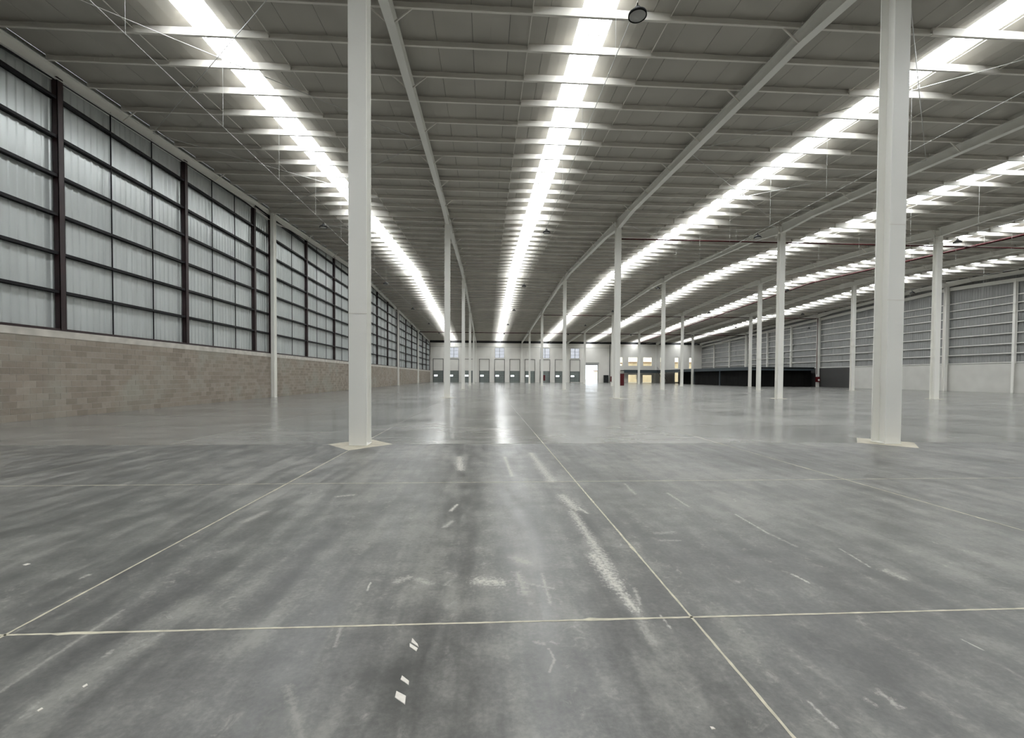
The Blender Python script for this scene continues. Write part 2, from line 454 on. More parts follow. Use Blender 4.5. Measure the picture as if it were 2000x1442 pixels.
# ================================================================== ceiling
ceiling = tag(empty('ceiling'), 'long low-pitched roof with white lining, purlins and daylight strips', 'ceiling', kind='structure')
def slope_z(y): return zr(y) - zr(RIDGE)
for half, (ya, yb) in (('near', (Y_NEAR, RIDGE)), ('far', (RIDGE, Y_FAR))):
    za, zb = zr(ya), zr(yb)
    FL, H = 1.00, 0.30
    pw = (BX / 2 - 0.5 - FL) / 4
    def lining(prof):
        return MB().strip(prof, ya, yb, za, zb).mesh('roof_panel', 'roof_lining')
    g = 0.006
    flat = lining([(g, 0.05), (g, 0), (pw * 0.25, -0.012), (pw * 0.5, -0.018), (pw * 0.75, -0.012), (pw - g, 0), (pw - g, 0.05)])
    glow_flare_l = lining([(g, 0.05), (g, 0), (FL * 0.3, 0.05), (FL * 0.65, 0.16), (FL, H), (FL, H + 0.06)])  # lining tilted up to the strip, a shape added to catch its glow
    glow_flare_r = lining([(0, H + 0.06), (0, H), (FL * 0.35, 0.16), (FL * 0.7, 0.05), (FL - g, 0), (FL - g, 0.05)])
    deck = MB().strip([(0, H + 0.12), (BX / 2 - 0.5, H + 0.12)], ya, yb, za, zb).mesh('roof_deck', 'roof_deck')
    for i in range(6):
        xl = col_x(i); xc = xl + BX / 2; xr_ = xl + BX
        for n in range(4):
            put('roof_panel', flat, ceiling, (xl + pw * n, 0, 0))
            put('roof_panel', flat, ceiling, (xr_ - pw * (n + 1), 0, 0))
        put('roof_panel', glow_flare_l, ceiling, (xc - 0.5 - FL, 0, 0))
        put('roof_panel', glow_flare_r, ceiling, (xc + 0.5, 0, 0))
        put('roof_deck', deck, ceiling, (xl, 0, 0)); put('roof_deck', deck, ceiling, (xc + 0.5, 0, 0))
for sx in (-1, 1):  # roof edge beyond the outer frames
    x0, x1 = (X_LEFT - 0.6, col_x(0)) if sx < 0 else (col_x(6), X_RIGHT + 0.5)
    mb = MB()
    for ya, yb in ((Y_NEAR, RIDGE), (RIDGE, Y_FAR)): mb.strip([(x0, 0.0), (x1, 0.0)], ya, yb, zr(ya), zr(yb))
    mb.build('roof_panel', 'roof_lining', ceiling)
# translucent sheets, six ribs standing down from each
SHEET = 4
edges = [YC + SP * (3 + SHEET * n) for n in range(-5, 18)]
edges = sorted(set([Y_NEAR] + [e for e in edges if Y_NEAR < e < Y_FAR] + [RIDGE, Y_FAR]))
edges = [e for k, e in enumerate(edges) if k == 0 or e - edges[k - 1] > 0.4]
for y0, y1 in zip(edges[:-1], edges[1:]):
    sh = MB().strip([(-0.5, 0.0), (0.5, 0.0)], y0, y1 + 0.05, zr(y0) + 0.305, zr(y1) + 0.305)
    for k in range(6):
        c = -0.5 + (k + 0.5) / 6
        sh.strip([(c - 0.016, -0.002), (c - 0.008, -0.035), (c + 0.008, -0.035), (c + 0.016, -0.002)], y0, y1 + 0.05, zr(y0) + 0.305, zr(y1) + 0.305, [1, 1, 1])
    me = sh.mesh('skylight_panel', ['skylight_sheet', 'skylight_rib'])
    for i in range(6):
        put('skylight_panel', me, ceiling, (col_x(i) + BX / 2, 0, 0))
# closure teeth under one lap of each strip
yt = YC + SP * 3
teeth = MB()
for k in range(6): teeth.cbox((-0.5 + (k + 0.5) / 6, 0, 0), (0.09, 0.03, 0.05))
tm = teeth.mesh('closure_strip', 'roof_steel')
for i in range(6): put('closure_strip', tm, ceiling, (col_x(i) + BX / 2, yt - 0.25, zr(yt) + 0.255))
# purlins
def purlin_mesh(d):
    mb = MB(); L_ = BX
    mb.box(0.02, -0.004, -d, L_ - 0.02, 0.004, 0)
    mb.box(0.02, -0.07, -d, L_ - 0.02, 0.0, -d + 0.006); mb.box(0.02, -0.07, -d + 0.006, L_ - 0.02, -0.064, -d + 0.025)
    mb.box(0.02, 0.0, -0.006, L_ - 0.02, 0.07, 0)
    # lapped middle third
    a, b = BX / 3, 2 * BX / 3
    mb.box(a, -0.085, -d - 0.008, b, -0.075, -0.004); mb.box(a, -0.085, -d - 0.014, b, 0.0, -d - 0.006)
    mb.box(a, -0.085, -d - 0.008, a + 0.006, 0.0, -0.004); mb.box(b - 0.006, -0.085, -d - 0.008, b, 0.0, -0.004)
    for x in (BX * 0.13, BX * 0.87): mb.box(x, -0.012, -d * 0.75, x + 0.012, 0, -d * 0.3)
    return mb.mesh('purlin', 'roof_steel')
PM, PD = purlin_mesh(0.22), purlin_mesh(0.40)
rows = []
for k in range(-14, 71):
    y = YC + SP * k
    if y > Y_FAR - 0.3 or y < Y_NEAR + 0.2: continue
    for i in range(6):
        vis = any(in_view((col_x(i) + BX * t, y, zr(y)), 20) for t in (0, 0.25, 0.5, 0.75, 1))
        rows.append((0 if vis else 1, math.hypot(y, col_x(i) + BX / 2 - 6), i, y, k))
rows.sort()
rest = MB()
for n, (v, d, i, y, k) in enumerate(rows):
    if n < 300: put('purlin', PD if k % 14 == 0 else PM, ceiling, (col_x(i), y, zr(y) - 0.002))
    else:
        dd = 0.40 if k % 14 == 0 else 0.22
        x0, z = col_x(i), zr(y)
        rest.box(x0 + 0.02, y - 0.004, z - dd, x0 + BX - 0.02, y + 0.004, z - 0.002)
        rest.box(x0 + 0.02, y - 0.07, z - dd, x0 + BX - 0.02, y, z - dd + 0.008)
        rest.box(x0 + BX / 3, y - 0.085, z - dd - 0.008, x0 + 2 * BX / 3, y - 0.06, z - 0.005)
tag(rest.build('purlin_field', 'roof_steel', ceiling), kind='stuff')
# sag rods tying the purlins at the third points
for i in range(6):
    for t in (1 / 3, 0.503, 2 / 3):
        x = col_x(i) + BX * t
        for ya, yb in ((Y_NEAR + 0.4, RIDGE), (RIDGE, Y_FAR - 0.4)):
            MB().bar((x, ya, zr(ya) - 0.10), (x, yb, zr(yb) - 0.10), 0.022, 0.022).build('sag_rod', 'roof_steel', ceiling)

# ================================================================== roof frames
ROWNAME = ['against the grey block wall', 'second row from the block wall', 'third row from the block wall', 'fourth row from the block wall',
           'fifth row from the block wall', 'sixth row from the block wall', 'against the far side wall with white rails']
def raf_bot(y):
    d = min(abs(y - col_y(j)) for j in range(-1, 6))
    return zr(y) - (0.64 + 0.25 * max(0.0, 1 - d / 3.2))
st = set([Y_NEAR + 0.05, Y_FAR - 0.1])
for j in range(-1, 6):
    for o in (-3.2, 0, 3.2):
        y = col_y(j) + o
        if Y_NEAR + 0.1 < y < Y_FAR - 0.2: st.add(y)
st = sorted(st)
BEAM_LABEL = ['tapered white roof beam running along the top of the block wall',
              'tapered white roof beam over the column row second from the block wall',
              'tapered white roof beam over the column row third from the block wall',
              'tapered white roof beam over the column row fourth from the block wall',
              'tapered white roof beam over the column row fifth from the block wall',
              'tapered white roof beam over the column row sixth from the block wall',
              'tapered white roof beam along the top of the white-railed side wall']
for i in range(7):
    root = tag(empty('roof_beam', (col_x(i), 0, 0)), BEAM_LABEL[i], 'beam', 'tapered roof beams')
    web, tf, bf = MB(), MB(), MB()
    for a, b in zip(st[:-1], st[1:]):
        ta, tb = zr(a) - 0.225, zr(b) - 0.225; ba, bb = raf_bot(a), raf_bot(b)
        for mb, x, z in ((web, 0.008, (ba + 0.016, bb + 0.016, tb, ta)),):
            mb.add([(-x, a, z[0]), (-x, b, z[1]), (-x, b, z[2]), (-x, a, z[3]), (x, a, z[0]), (x, b, z[1]), (x, b, z[2]), (x, a, z[3])],
                   [(3, 2, 1, 0), (4, 5, 6, 7), (0, 1, 5, 4), (2, 3, 7, 6)])
        for mb, (p, q), hw in ((tf, (ta - 0.016, tb - 0.016), 0.12), (bf, (ba, bb), 0.13)):
            mb.add([(-hw, a, p), (hw, a, p), (hw, b, q), (-hw, b, q), (-hw, a, p + 0.018), (hw, a, p + 0.018), (hw, b, q + 0.018), (-hw, b, q + 0.018)],
                   [(0, 3, 2, 1), (4, 5, 6, 7), (0, 1, 5, 4), (1, 2, 6, 5), (2, 3, 7, 6), (3, 0, 4, 7)])
    web.build('web', 'white_steel', root); tf.build('top_flange', 'white_steel', root); bf.build('bottom_flange', 'white_steel', root)
    for k in range(-2, 70, 4):
        for dk in (0, 1) if i in (1, 2) and k < 30 else (0,):
            y = YC + SP * (k + dk * 2)
            if y > Y_FAR - 1: continue
            for sx in (-1, 1):
                if (i == 0 and sx < 0) or (i == 6 and sx > 0): continue
                MB().bar((sx * 0.10, y, raf_bot(y) + 0.03), (sx * 0.62, y, zr(y) - 0.18), 0.04, 0.04).build('fly_brace', 'roof_steel', root)
    for j in range(-1, 6):
        for o in (-0.19, 0.19):
            y = col_y(j) + o
            if Y_NEAR + 0.1 < y < Y_FAR - 0.2 and i in (1, 2, 3, 4):
                MB().box(-0.12, y - 0.006, raf_bot(y) + 0.01, 0.12, y + 0.006, zr(y) - 0.23).build('stiffener', 'white_steel', root)

# ================================================================== columns
CW = 0.38
POS = ['nearest', 'second', 'third', 'fourth', 'fifth']
vis_cols = {0: [1, 2, 3, 4], 1: [0, 1, 2, 3, 4], 2: [0, 1, 2, 3, 4], 3: [1, 2, 3, 4], 4: [1, 2, 3, 4], 5: [2, 3, 4], 6: [2, 3, 4]}
def column(i, j, label):
    x, y = col_x(i), col_y(j)
    if i == 0: x = -14.61
    if i == 6: x = 58.0
    h = raf_bot(col_y(j)) - (0 if 0 < i < 6 else -0.25)
    if i in (0, 6): h = raf_bot(col_y(j)) + 0.45
    root = tag(empty('steel_column', (x, y, 0)), label, 'column', 'white steel columns')
    H = CW / 2; W = 0.115 if i == 0 else H
    MB().box(-W, -H, 0, W, -H + 0.022, h).build('flange', 'white_steel', root)
    MB().box(-W, H - 0.022, 0, W, H, h).build('flange', 'white_steel', root)
    MB().box(-0.008, -H + 0.022, 0, 0.008, H - 0.022, h).build('web', 'white_steel', root)
    MB().box(-W - 0.01, -H - 0.01, 0.0, W + 0.01, H + 0.01, 0.015).build('base_plate', 'white_steel', root)
    if 0 < i < 6: MB().box(-0.19, -H, h, 0.19, H, h + 0.02).build('cap_plate', 'white_steel', root)
    if j == 0:
        zs = (2.83,) if i == 1 else (3.30, 5.02)
        for z in zs: MB().box(-H - 0.003, -H - 0.004, z, H + 0.003, -H + 0.024, z + 0.014).build('splice_weld', 'roof_steel', root)
    return root
for i, js in vis_cols.items():
    for n, j in enumerate(js):
        if i == 0: lab = f'white steel column standing against the grey block wall, {POS[n]} from the camera'
        elif i == 6: lab = f'white steel column against the white-railed side wall, {POS[n]} from the camera'
        else: lab = f'white steel column, {POS[n]} from the camera in the {ROWNAME[i]}'
        column(i, j, lab)
        if 0 < i < 6:
            mb = MB(); a, b = 0.70, 0.82
            mb.add([(0, -b, 0.0016), (a, 0, 0.0016), (0, b, 0.0016), (-a, 0, 0.0016), (0, -b, -0.05), (a, 0, -0.05), (0, b, -0.05), (-a, 0, -0.05)],
                   [(0, 1, 2, 3), (0, 4, 5, 1), (1, 5, 6, 2), (2, 6, 7, 3), (3, 7, 4, 0)])
            mb.build('isolation_pad', 'pad_concrete', floor, (col_x(i), col_y(j), 0))

# ================================================================== left wall: blocks below, sheets above
wl = tag(empty('wall_left'), 'side wall of grey concrete blocks below ribbed metal sheets on dark rails', 'wall', kind='structure')
BH, BL, NC = 2.76 / 13, 0.415, 13
MB().box(X_LEFT - 0.26, Y_NEAR, 0, X_LEFT - 0.0045, Y_FAR, 2.76).build('mortar_bed', 'mortar', wl)
colgap = [col_y(j) for j in range(0, 6)]
blocks = []
for c in range(NC):
    y = 12.0 - (BL / 2 if c % 2 else 0)
    while y < Y_FAR - 0.5:
        a, b = y, y + BL - 0.014
        y += BL
        skip = False
        for g in colgap:
            if a > g - 0.27 and b < g + 0.21: skip = True
            elif a < g - 0.27 < b: b = g - 0.27
            elif a < g + 0.21 < b: a = g + 0.21
        if skip or b - a < 0.06: continue
        blocks.append((a, b, c))
blocks.sort(key=lambda t: (t[0] < 14.2, t[0]))
bcache = {}; bfar = MB(); tones = []
for n, (a, b, c) in enumerate(blocks):
    pr = random.uniform(-0.002, 0.002)
    if n < 300:
        L_ = round(b - a, 2)
        if L_ not in bcache:
            bcache[L_] = MB().box(-0.10, 0, 0.006, 0, b - a, BH - 0.006).mesh('block', 'concrete_block')
        put('block', bcache[L_], wl, (X_LEFT + pr, a, c * BH))
    else:
        bfar.box(X_LEFT - 0.05, a, c * BH + 0.006, X_LEFT + pr, b, (c + 1) * BH - 0.006); tones += [random.random()] * 6
bm_ = bfar.mesh('block_field', 'concrete_block')
at = bm_.attributes.new('tone', 'FLOAT', 'FACE'); at.data.foreach_set('value', tones)
tag(put('block_field', bm_, wl), kind='stuff')
MB().box(X_LEFT - 0.26, Y_NEAR, 2.76, X_LEFT + 0.012, Y_FAR, 3.0).build('bond_beam', 'bond_beam', wl)
MB().box(X_LEFT - 0.30, Y_NEAR, 3.0, X_LEFT - 0.06, Y_FAR, 3.09).build('sill_channel', 'brown_steel', wl)
XS = X_LEFT - 0.29                      # plane of the sheets
posts = [-9.5, -3.0, 3.5, 10.1, 16.58, 23.1, 29.65, 38.0, 44.75, 51.4, 55.3, 62.0, 68.5, 77.2, 83.75, 90.3, 99.0, 105.4, 111.9, 118.4]
def ribbed(x, y0, y1, z0, ztop, pitch, depth, name, m, parent):
    mb = MB(); pr = [(y0, 0)]; n = max(1, int(round((y1 - y0) / pitch)))
    for k in range(n):
        c = y0 + (k + 0.5) * (y1 - y0) / n
        pr += [(c - 0.055, 0), (c - 0.025, depth), (c + 0.025, depth), (c + 0.055, 0)]
    pr.append((y1, 0))
    vs = []; N_ = len(pr)
    for yy, d in pr: vs.append((x + d, yy, z0))
    for yy, d in pr: vs.append((x + d, yy, ztop(yy)))
    mb.add(vs, [(k, k + 1, N_ + k + 1, N_ + k) if depth > 0 else (N_ + k, N_ + k + 1, k + 1, k) for k in range(N_ - 1)])
    return mb.build(name, m, parent)
top_l = lambda y: zr(y) + 0.05
for a, b in zip(posts[:-1], posts[1:]):
    n = 3 if b - a > 5 else 2
    for k in range(n):
        ribbed(XS, a + (b - a) * k / n, a + (b - a) * (k + 1) / n, 3.05, top_l, 0.27, 0.03, 'cladding_sheet', 'cladding', wl)
ribbed(XS, Y_NEAR, posts[0], 3.05, top_l, 0.27, 0.03, 'cladding_sheet', 'cladding', wl)
GIRT = [4.37, 5.70, 7.03, 8.37, 9.70, 11.03, 12.36]
post_m = MB().box(-0.10, -0.10, 0, 0.10, 0.10, 1).mesh('post', 'brown_steel')
for y in posts:
    zt = raf_bot(y) + 0.1 - 3.05
    pm = MB(); pm.box(-0.09, -0.11, 0, 0.09, -0.095, zt); pm.box(-0.09, 0.095, 0, 0.09, 0.11, zt); pm.box(0.07, -0.11, 0, 0.09, 0.11, zt); pm.box(-0.09, -0.095, 0, -0.08, 0.095, zt)
    pm.build('post', 'brown_steel', wl, (X_LEFT - 0.14, y, 3.05))
def girt_m(L_, m):
    mb = MB(); mb.box(-0.11, 0.11, -0.03, 0.07, L_ - 0.11, -0.022); mb.box(-0.11, 0.11, 0.022, 0.07, L_ - 0.11, 0.03)
    mb.box(0.062, 0.11, -0.05, 0.07, L_ - 0.11, 0.05); mb.box(-0.11, 0.11, -0.05, -0.10, L_ - 0.11, 0.05)
    return mb.mesh('girt', m)
for j in range(0, 5):       # dark jamb posts behind the wall columns
    y = col_y(j)
    MB().box(-0.07, -0.16, 0, 0.05, 0.16, raf_bot(y) + 0.3 - 3.0).build('post', 'brown_steel', wl, (X_LEFT - 0.06, y - 0.02, 3.0))
for a, b in zip(posts[:-1], posts[1:]):
    gm = girt_m(b - a, 'black_steel')
    for z in GIRT:
        if z < raf_bot((a + b) / 2) + 0.1: put('girt', gm, wl, (X_LEFT - 0.15, a, z))
    n = 3 if b - a > 5 else 2
    for k in range(1, n):
        y = a + (b - a) * k / n
        MB().box(-0.02, -0.014, 3.05, 0.02, 0.014, raf_bot(y) + 0.1).build('sag_bar', 'black_steel', wl, (X_LEFT - 0.13, y, 0))
    mb = MB(); mb.bar((X_LEFT - 0.13, a, raf_bot(a) + 0.02), (X_LEFT - 0.13, b, raf_bot(b) + 0.02), 0.05, 0.07); mb.build('head_rail', 'black_steel', wl)

# ================================================================== right wall
wr = tag(empty('wall_right'), 'side wall of white concrete below grey sheets on white rails', 'wall', kind='structure')
MB().box(X_RIGHT, Y_NEAR, 0, X_RIGHT + 0.25, Y_FAR, 3.3).build('concrete_base', 'right_concrete', wr)
postsr = [col_y(j) + BY / 3 * k for j in range(-1, 5) for k in range(3)] + [col_y(5) - 0.15]
band = lambda y: zr(y) - 1.15
for a, b in zip(postsr[:-1], postsr[1:]):
    a2 = max(a, Y_NEAR)
    for k in range(3):
        ribbed(X_RIGHT + 0.16, a2 + (b - a2) * k / 3, a2 + (b - a2) * (k + 1) / 3, 3.28, lambda y: zr(y) + 0.03, 0.30, -0.025, 'cladding_sheet', 'cladding_right', wr)
    gm = MB().box(-0.10, 0.12, -0.03, 0.05, b - a2 - 0.12, -0.022).box(-0.10, 0.12, -0.05, -0.09, b - a2 - 0.12, 0.05).box(-0.1, 0.12, 0.022, 0.05, b - a2 - 0.12, 0.03).mesh('girt', 'white_steel')
    for z in (3.41, 4.44, 5.53, 6.68, 7.88, 9.03, 10.0, 10.9):
        if z < band((a + b) / 2) - 0.15: put('girt', gm, wr, (X_RIGHT + 0.08, a2, z))
    mb = MB(); mb.bar((X_RIGHT + 0.0, a2, band(a2)), (X_RIGHT + 0.0, b, band(b)), 0.16, 0.42); mb.build('head_beam', 'white_steel', wr)
    for k in (1, 2):
        y = a2 + (b - a2) * k / 3
        MB().box(-0.012, -0.012, 3.3, 0.012, 0.012, band(y)).build('sag_bar', 'cladding_right', wr, (X_RIGHT + 0.10, y, 0))
    if b < Y_FAR - 1:
        pm = MB(); h = band(b)
        pm.box(-0.15, -0.12, 0, -0.135, 0.12, h); pm.box(0.135, -0.12, 0, 0.15, 0.12, h); pm.box(-0.135, -0.006, 0, 0.135, 0.006, h)
        pm.build('post', 'white_steel', wr, (X_RIGHT - 0.12, b, 0))
MB().box(X_RIGHT - 0.06, 68.4, 0.02, X_RIGHT - 0.005, 82.0, 3.28).build('dark_panel', 'grey_panel', wr)

# ================================================================== near wall, behind the camera
MBn = MB().box(X_LEFT - 0.6, Y_NEAR - 0.25, 0, X_RIGHT + 0.5, Y_NEAR, 11.4)
tag(MBn.build('wall_near', 'grey_wall'), 'plain grey end wall behind the viewpoint', 'wall', kind='structure')

# ================================================================== far wall
YF = 118.5
doors = []
xd0 = -12.64
for k in range(10): doors.append(xd0 + 4.032 * k)
DW, DH = 2.62, 3.05
holes = []
for x in doors: holes.append((x - DW / 2, x + DW / 2, 0.0, DH))
WIN = [(doors[1], 1.25), (doors[4], 1.25), (doors[7], 1.25), (doors[9], 1.2)]
for x, h in WIN: holes.append((x - h, x + h, 6.45, 9.15))
GATE = (26.35, 29.85, 0.0, 4.95)
holes.append(GATE)
UP = [(33.95, 36.62, 4.58, 6.92), (38.12, 40.68, 4.58, 6.92), (42.2, 44.65, 4.58, 6.92), (46.95, 47.9, 3.95, 6.92), (50.95, 52.0, 3.95, 6.92), (54.93, 55.98, 3.95, 6.92)]
LOW = [(38.15, 40.62, 0.02, 2.24), (42.12, 44.68, 0.02, 2.2), (46.95, 47.9, 0.25, 2.86), (50.92, 52.02, 0.25, 2.86), (54.93, 55.98, 0.25, 2.86)]
holes += UP + LOW
gx = sorted(set([X_LEFT - 0.6, X_RIGHT + 0.5] + [h[0] for h in holes] + [h[1] for h in holes]))
gz = sorted(set([0.0, 10.35] + [h[2] for h in holes] + [h[3] for h in holes]))
mb = MB()
for a, b in zip(gx[:-1], gx[1:]):
    z0 = None
    for c, d in zip(gz[:-1], gz[1:]):
        cx, cz = (a + b) / 2, (c + d) / 2
        hole = any(h[0] < cx < h[1] and h[2] < cz < h[3] for h in holes)
        if hole:
            if z0 is not None: mb.box(a, YF, z0, b, YF + 0.25, c); z0 = None
        elif z0 is None: z0 = c
    if z0 is not None: mb.box(a, YF, z0, b, YF + 0.25, gz[-1])
wf = tag(mb.build('wall_far', 'white_wall'), 'white end wall with dock doors, windows and a bright open gate', 'wall', kind='structure')
MB().box(X_LEFT - 0.6, YF - 0.05, 9.28, 33.2, YF, 9.40).build('ledge', 'grey_wall', wf)
MB().box(X_LEFT - 0.6, YF + 0.02, 10.35, X_RIGHT + 0.5, YF + 0.25, 11.1).build('shadow_gap', 'black_paint', wf)  # black strip painted as the shade of the gap under the roof
MB().box(X_LEFT - 0.2, YF - 0.07, 10.22, X_RIGHT, YF, 10.36).build('top_rail', 'white_steel', wf)
for i in range(1, 6):
    x = col_x(i) + (0.1 if i == 4 else 0)
    MB().box(x - 0.19, YF - 0.22, 0, x + 0.19, YF, 10.2).build('pilaster', 'white_steel', wf)
MB().box(33.0, YF - 0.12, 0, 33.14, YF, 10.2).build('downpipe', 'dark_track', wf)  # dark strip put in for the shade beside the pilaster
MB().box(22.5, YF - 0.1, 0, 26.3, YF, 0.14).build('kerb', 'white_wall', wf); MB().box(29.9, YF - 0.1, 0, 33.0, YF, 0.14).build('kerb', 'white_wall', wf)
panel_me = MB().box(-DW / 2 + 0.06, 0, 0.012, -0.014, 0.045, 0.596).box(0.014, 0, 0.012, DW / 2 - 0.06, 0.045, 0.596).mesh('section', 'dock_door')
win_me = MB().box(-0.46, -0.012, -0.21, 0.46, 0.0, 0.21).mesh('vision_pane', 'door_light')
tr = MB()
for s in (-1, 1): tr.box(s * (DW / 2 - 0.0) - 0.05, -0.10, 0, s * (DW / 2) + 0.05, 0.04, 6.15)
track_me = tr.mesh('track', 'dark_track')
top_me = MB().box(-DW / 2 - 0.05, -0.10, 6.06, DW / 2 + 0.05, -0.02, 6.16).mesh('shaft', 'dark_track')
lint_me = MB().box(-DW / 2 + 0.05, -0.03, DH - 0.02, DW / 2 - 0.05, 0.0, DH + 0.14).mesh('lintel', 'white_wall')
for k, x in enumerate(doors):
    d = tag(empty(f'door_{k+1}', (x, YF, 0)), f'grey sectional dock door with small bright pane, {ORD[k]} from the block wall', 'door', 'dock doors in the end wall', 'structure')
    for n in range(5): put('section', panel_me, d, (0, 0.06, n * 0.608))
    put('vision_pane', win_me, d, (-0.62, 0.058, 1.72))
    put('track', track_me, d); put('shaft', top_me, d); put('lintel', lint_me, d)
    MB().box(-DW / 2, 0.2, 0, DW / 2, 0.24, DH).build('backing', 'dark_track', d)
d = tag(empty('door_11', (0, YF, 0)), 'open gateway in the end wall with roller shutter rolled up above', 'door', kind='structure')
MB().box(GATE[0] - 0.25, -0.30, 4.95, GATE[1] + 0.25, -0.01, 5.45).build('shutter_box', 'shutter', d)
MB().box(GATE[0], 0.05, 4.72, GATE[1], 0.09, 4.95).build('shutter_curtain', 'frame_grey', d)
for x in (GATE[0], GATE[1]): MB().box(x - 0.07, -0.06, 0, x + 0.07, 0.02, 4.95).build('guide', 'frame_grey', d)
wn = 0
def window(x0, x1, z0, z1, g, label, vert=(), hor=(), fm='frame_grey', t=0.07):
    global wn
    wn += 1
    o = tag(empty(f'window_{wn}', (0, YF, 0)), label, 'window', kind='structure')
    f = MB()
    f.box(x0, 0.02, z0, x1, 0.14, z0 + t); f.box(x0, 0.02, z1 - t, x1, 0.14, z1); f.box(x0, 0.02, z0, x0 + t, 0.14, z1); f.box(x1 - t, 0.02, z0, x1, 0.14, z1)
    f.build('frame', fm, o)
    for v in vert: MB().box(v - 0.06, 0.02, z0, v + 0.06, 0.12, z1).build('mullion', fm, o)
    for v in hor: MB().box(x0, 0.03, v - 0.03, x1, 0.11, v + 0.03).build('transom', fm, o)
    cuts = [x0 + t] + sorted(vert) + [x1 - t]
    for a, b in zip(cuts[:-1], cuts[1:]): MB().box(a, 0.075, z0 + t, b, 0.082, z1 - t).build('pane', g, o)
WL_ = ['above the second dock door', 'above the fifth dock door', 'above the eighth dock door', 'above the tenth dock door beside the open gateway']
for (x, h), l in zip(WL_ and WIN, WL_):
    window(x - h, x + h, 6.45, 9.15, 'glass_blue', f'pale blue window high {l}', (x,), (7.35, 8.25))
UL = ['warm lit office window next to the downpipe, high in the end wall', 'warm lit office window above the glazed doorway near the red cabinet', 'warm lit office window above the glazed doorway beside the stair',
      'slim upper window just behind the stair', 'slim upper window over the dark mezzanine, middle one of three', 'slim upper window over the dark mezzanine, last before the side wall']
for u, l in zip(UP, UL): window(*u, 'glass_warm', l, fm='white_steel', t=0.05)
LL = ['warm glazed doorway under the mezzanine edge near the red cabinet', 'warm glazed doorway under the mezzanine edge beside the stair',
      'slim lower window just behind the stair', 'slim lower window under the dark mezzanine, middle one of three', 'slim lower window under the dark mezzanine, last before the side wall']
for u, l in zip(LOW, LL): window(*u, 'glass_warm', l, fm='white_steel', t=0.05)

# ================================================================== outside
yard = MB().box(-60, YF + 0.25, -0.3, 130, 320, -0.02)
tag(yard.build('ground_outside', 'yard'), 'pale paved yard seen through the open gateway', 'ground', kind='structure')
def building(name, x0, x1, y0, y1, h, m, label, roofm):
    r = tag(empty(name, (0, 0, 0)), label, 'building')
    MB().box(x0, y0, -0.02, x1, y1, h).build('wall', m, r)
    MB().box(x0 - 0.4, y0 - 0.4, h, x1 + 0.4, y1 + 0.4, h + 0.35).build('roof', roofm, r)
    for k in range(int((x1 - x0) / 5)):
        xx = x0 + 2 + 5 * k
        MB().box(xx, y0 - 0.05, 0.9, xx + 2, y0 + 0.02, 2.3).build('window', 'frame_grey', r)
building('low_building', 46, 84, 141, 150, 6.1, 'far_building', 'cream building outside the office windows', 'far_roof')
building('yard_building', 56, 78, 220, 230, 4.6, 'far_building', 'low brown building across the yard beyond the gateway', 'far_roof')

# ================================================================== mezzanine in the far corner
mz = tag(empty('mezzanine', (45.9, 75.3, 0)), 'dark low mezzanine with blue-grey edge beams in the far corner', 'mezzanine')
def mpart(name, m, *b):
    mb = MB()
    for q in b: mb.box(q[0] - 45.9, q[1] - 75.3, q[2], q[3] - 45.9, q[4] - 75.3, q[5])
    return mb.build(name, m, mz)
XM, YM = 46.25, 75.6
mpart('deck', 'dark_deck', (XM, YM, 3.2, X_RIGHT - 0.65, YF - 0.3, 3.4))
mpart('deck', 'dark_deck', (35.95, 115.2, 3.2, XM - 0.05, YF - 0.3, 3.4))
mpart('edge_beam', 'blue_steel', (XM, YM - 0.02, 3.38, X_RIGHT - 0.6, YM + 0.16, 3.44), (XM, YM - 0.02, 2.86, X_RIGHT - 0.6, YM + 0.16, 2.92), (XM, YM + 0.06, 2.92, X_RIGHT - 0.6, YM + 0.08, 3.38))
mpart('edge_beam', 'blue_steel', (XM - 0.16, YM + 0.2, 3.40, XM, 115.0, 3.46), (XM - 0.16, YM + 0.2, 2.86, XM, 115.0, 2.92), (XM - 0.09, YM + 0.2, 2.92, XM - 0.07, 115.0, 3.40))
mpart('edge_beam', 'blue_steel', (35.95, 115.0, 3.40, XM, 115.18, 3.46), (35.95, 115.0, 2.66, XM, 115.18, 2.72), (35.95, 115.08, 2.72, XM, 115.10, 3.40))
for y in (86.0, 96.9, 107.5):
    mpart('post', 'blue_steel', (XM - 0.17, y - 0.1, 0, XM - 0.15, y + 0.1, 2.86), (XM - 0.01, y - 0.1, 0, XM + 0.01, y + 0.1, 2.86), (XM - 0.15, y - 0.01, 0, XM - 0.01, y + 0.01, 2.86))
n = 9
for k in range(n):
    a = XM + 0.35 + (X_RIGHT - 0.9 - XM) * k / n; b = XM + 0.35 + (X_RIGHT - 0.9 - XM) * (k + 1) / n - 0.02
    mpart('partition_panel', 'dark_panel', (a, YM + 0.9, 0, b, YM + 0.95, 3.2))
n = 16
for k in range(n):
    a = YM + 0.9 + 22.0 * k / n; b = YM + 0.9 + 22.0 * (k + 1) / n - 0.02
    mpart('partition_panel', 'dark_panel', (XM + 0.55, a, 0, XM + 0.60, b, 3.2))
mpart('partition_panel', 'dark_panel', (XM + 4.0, 98.5, 0, XM + 4.05, 112, 3.2))
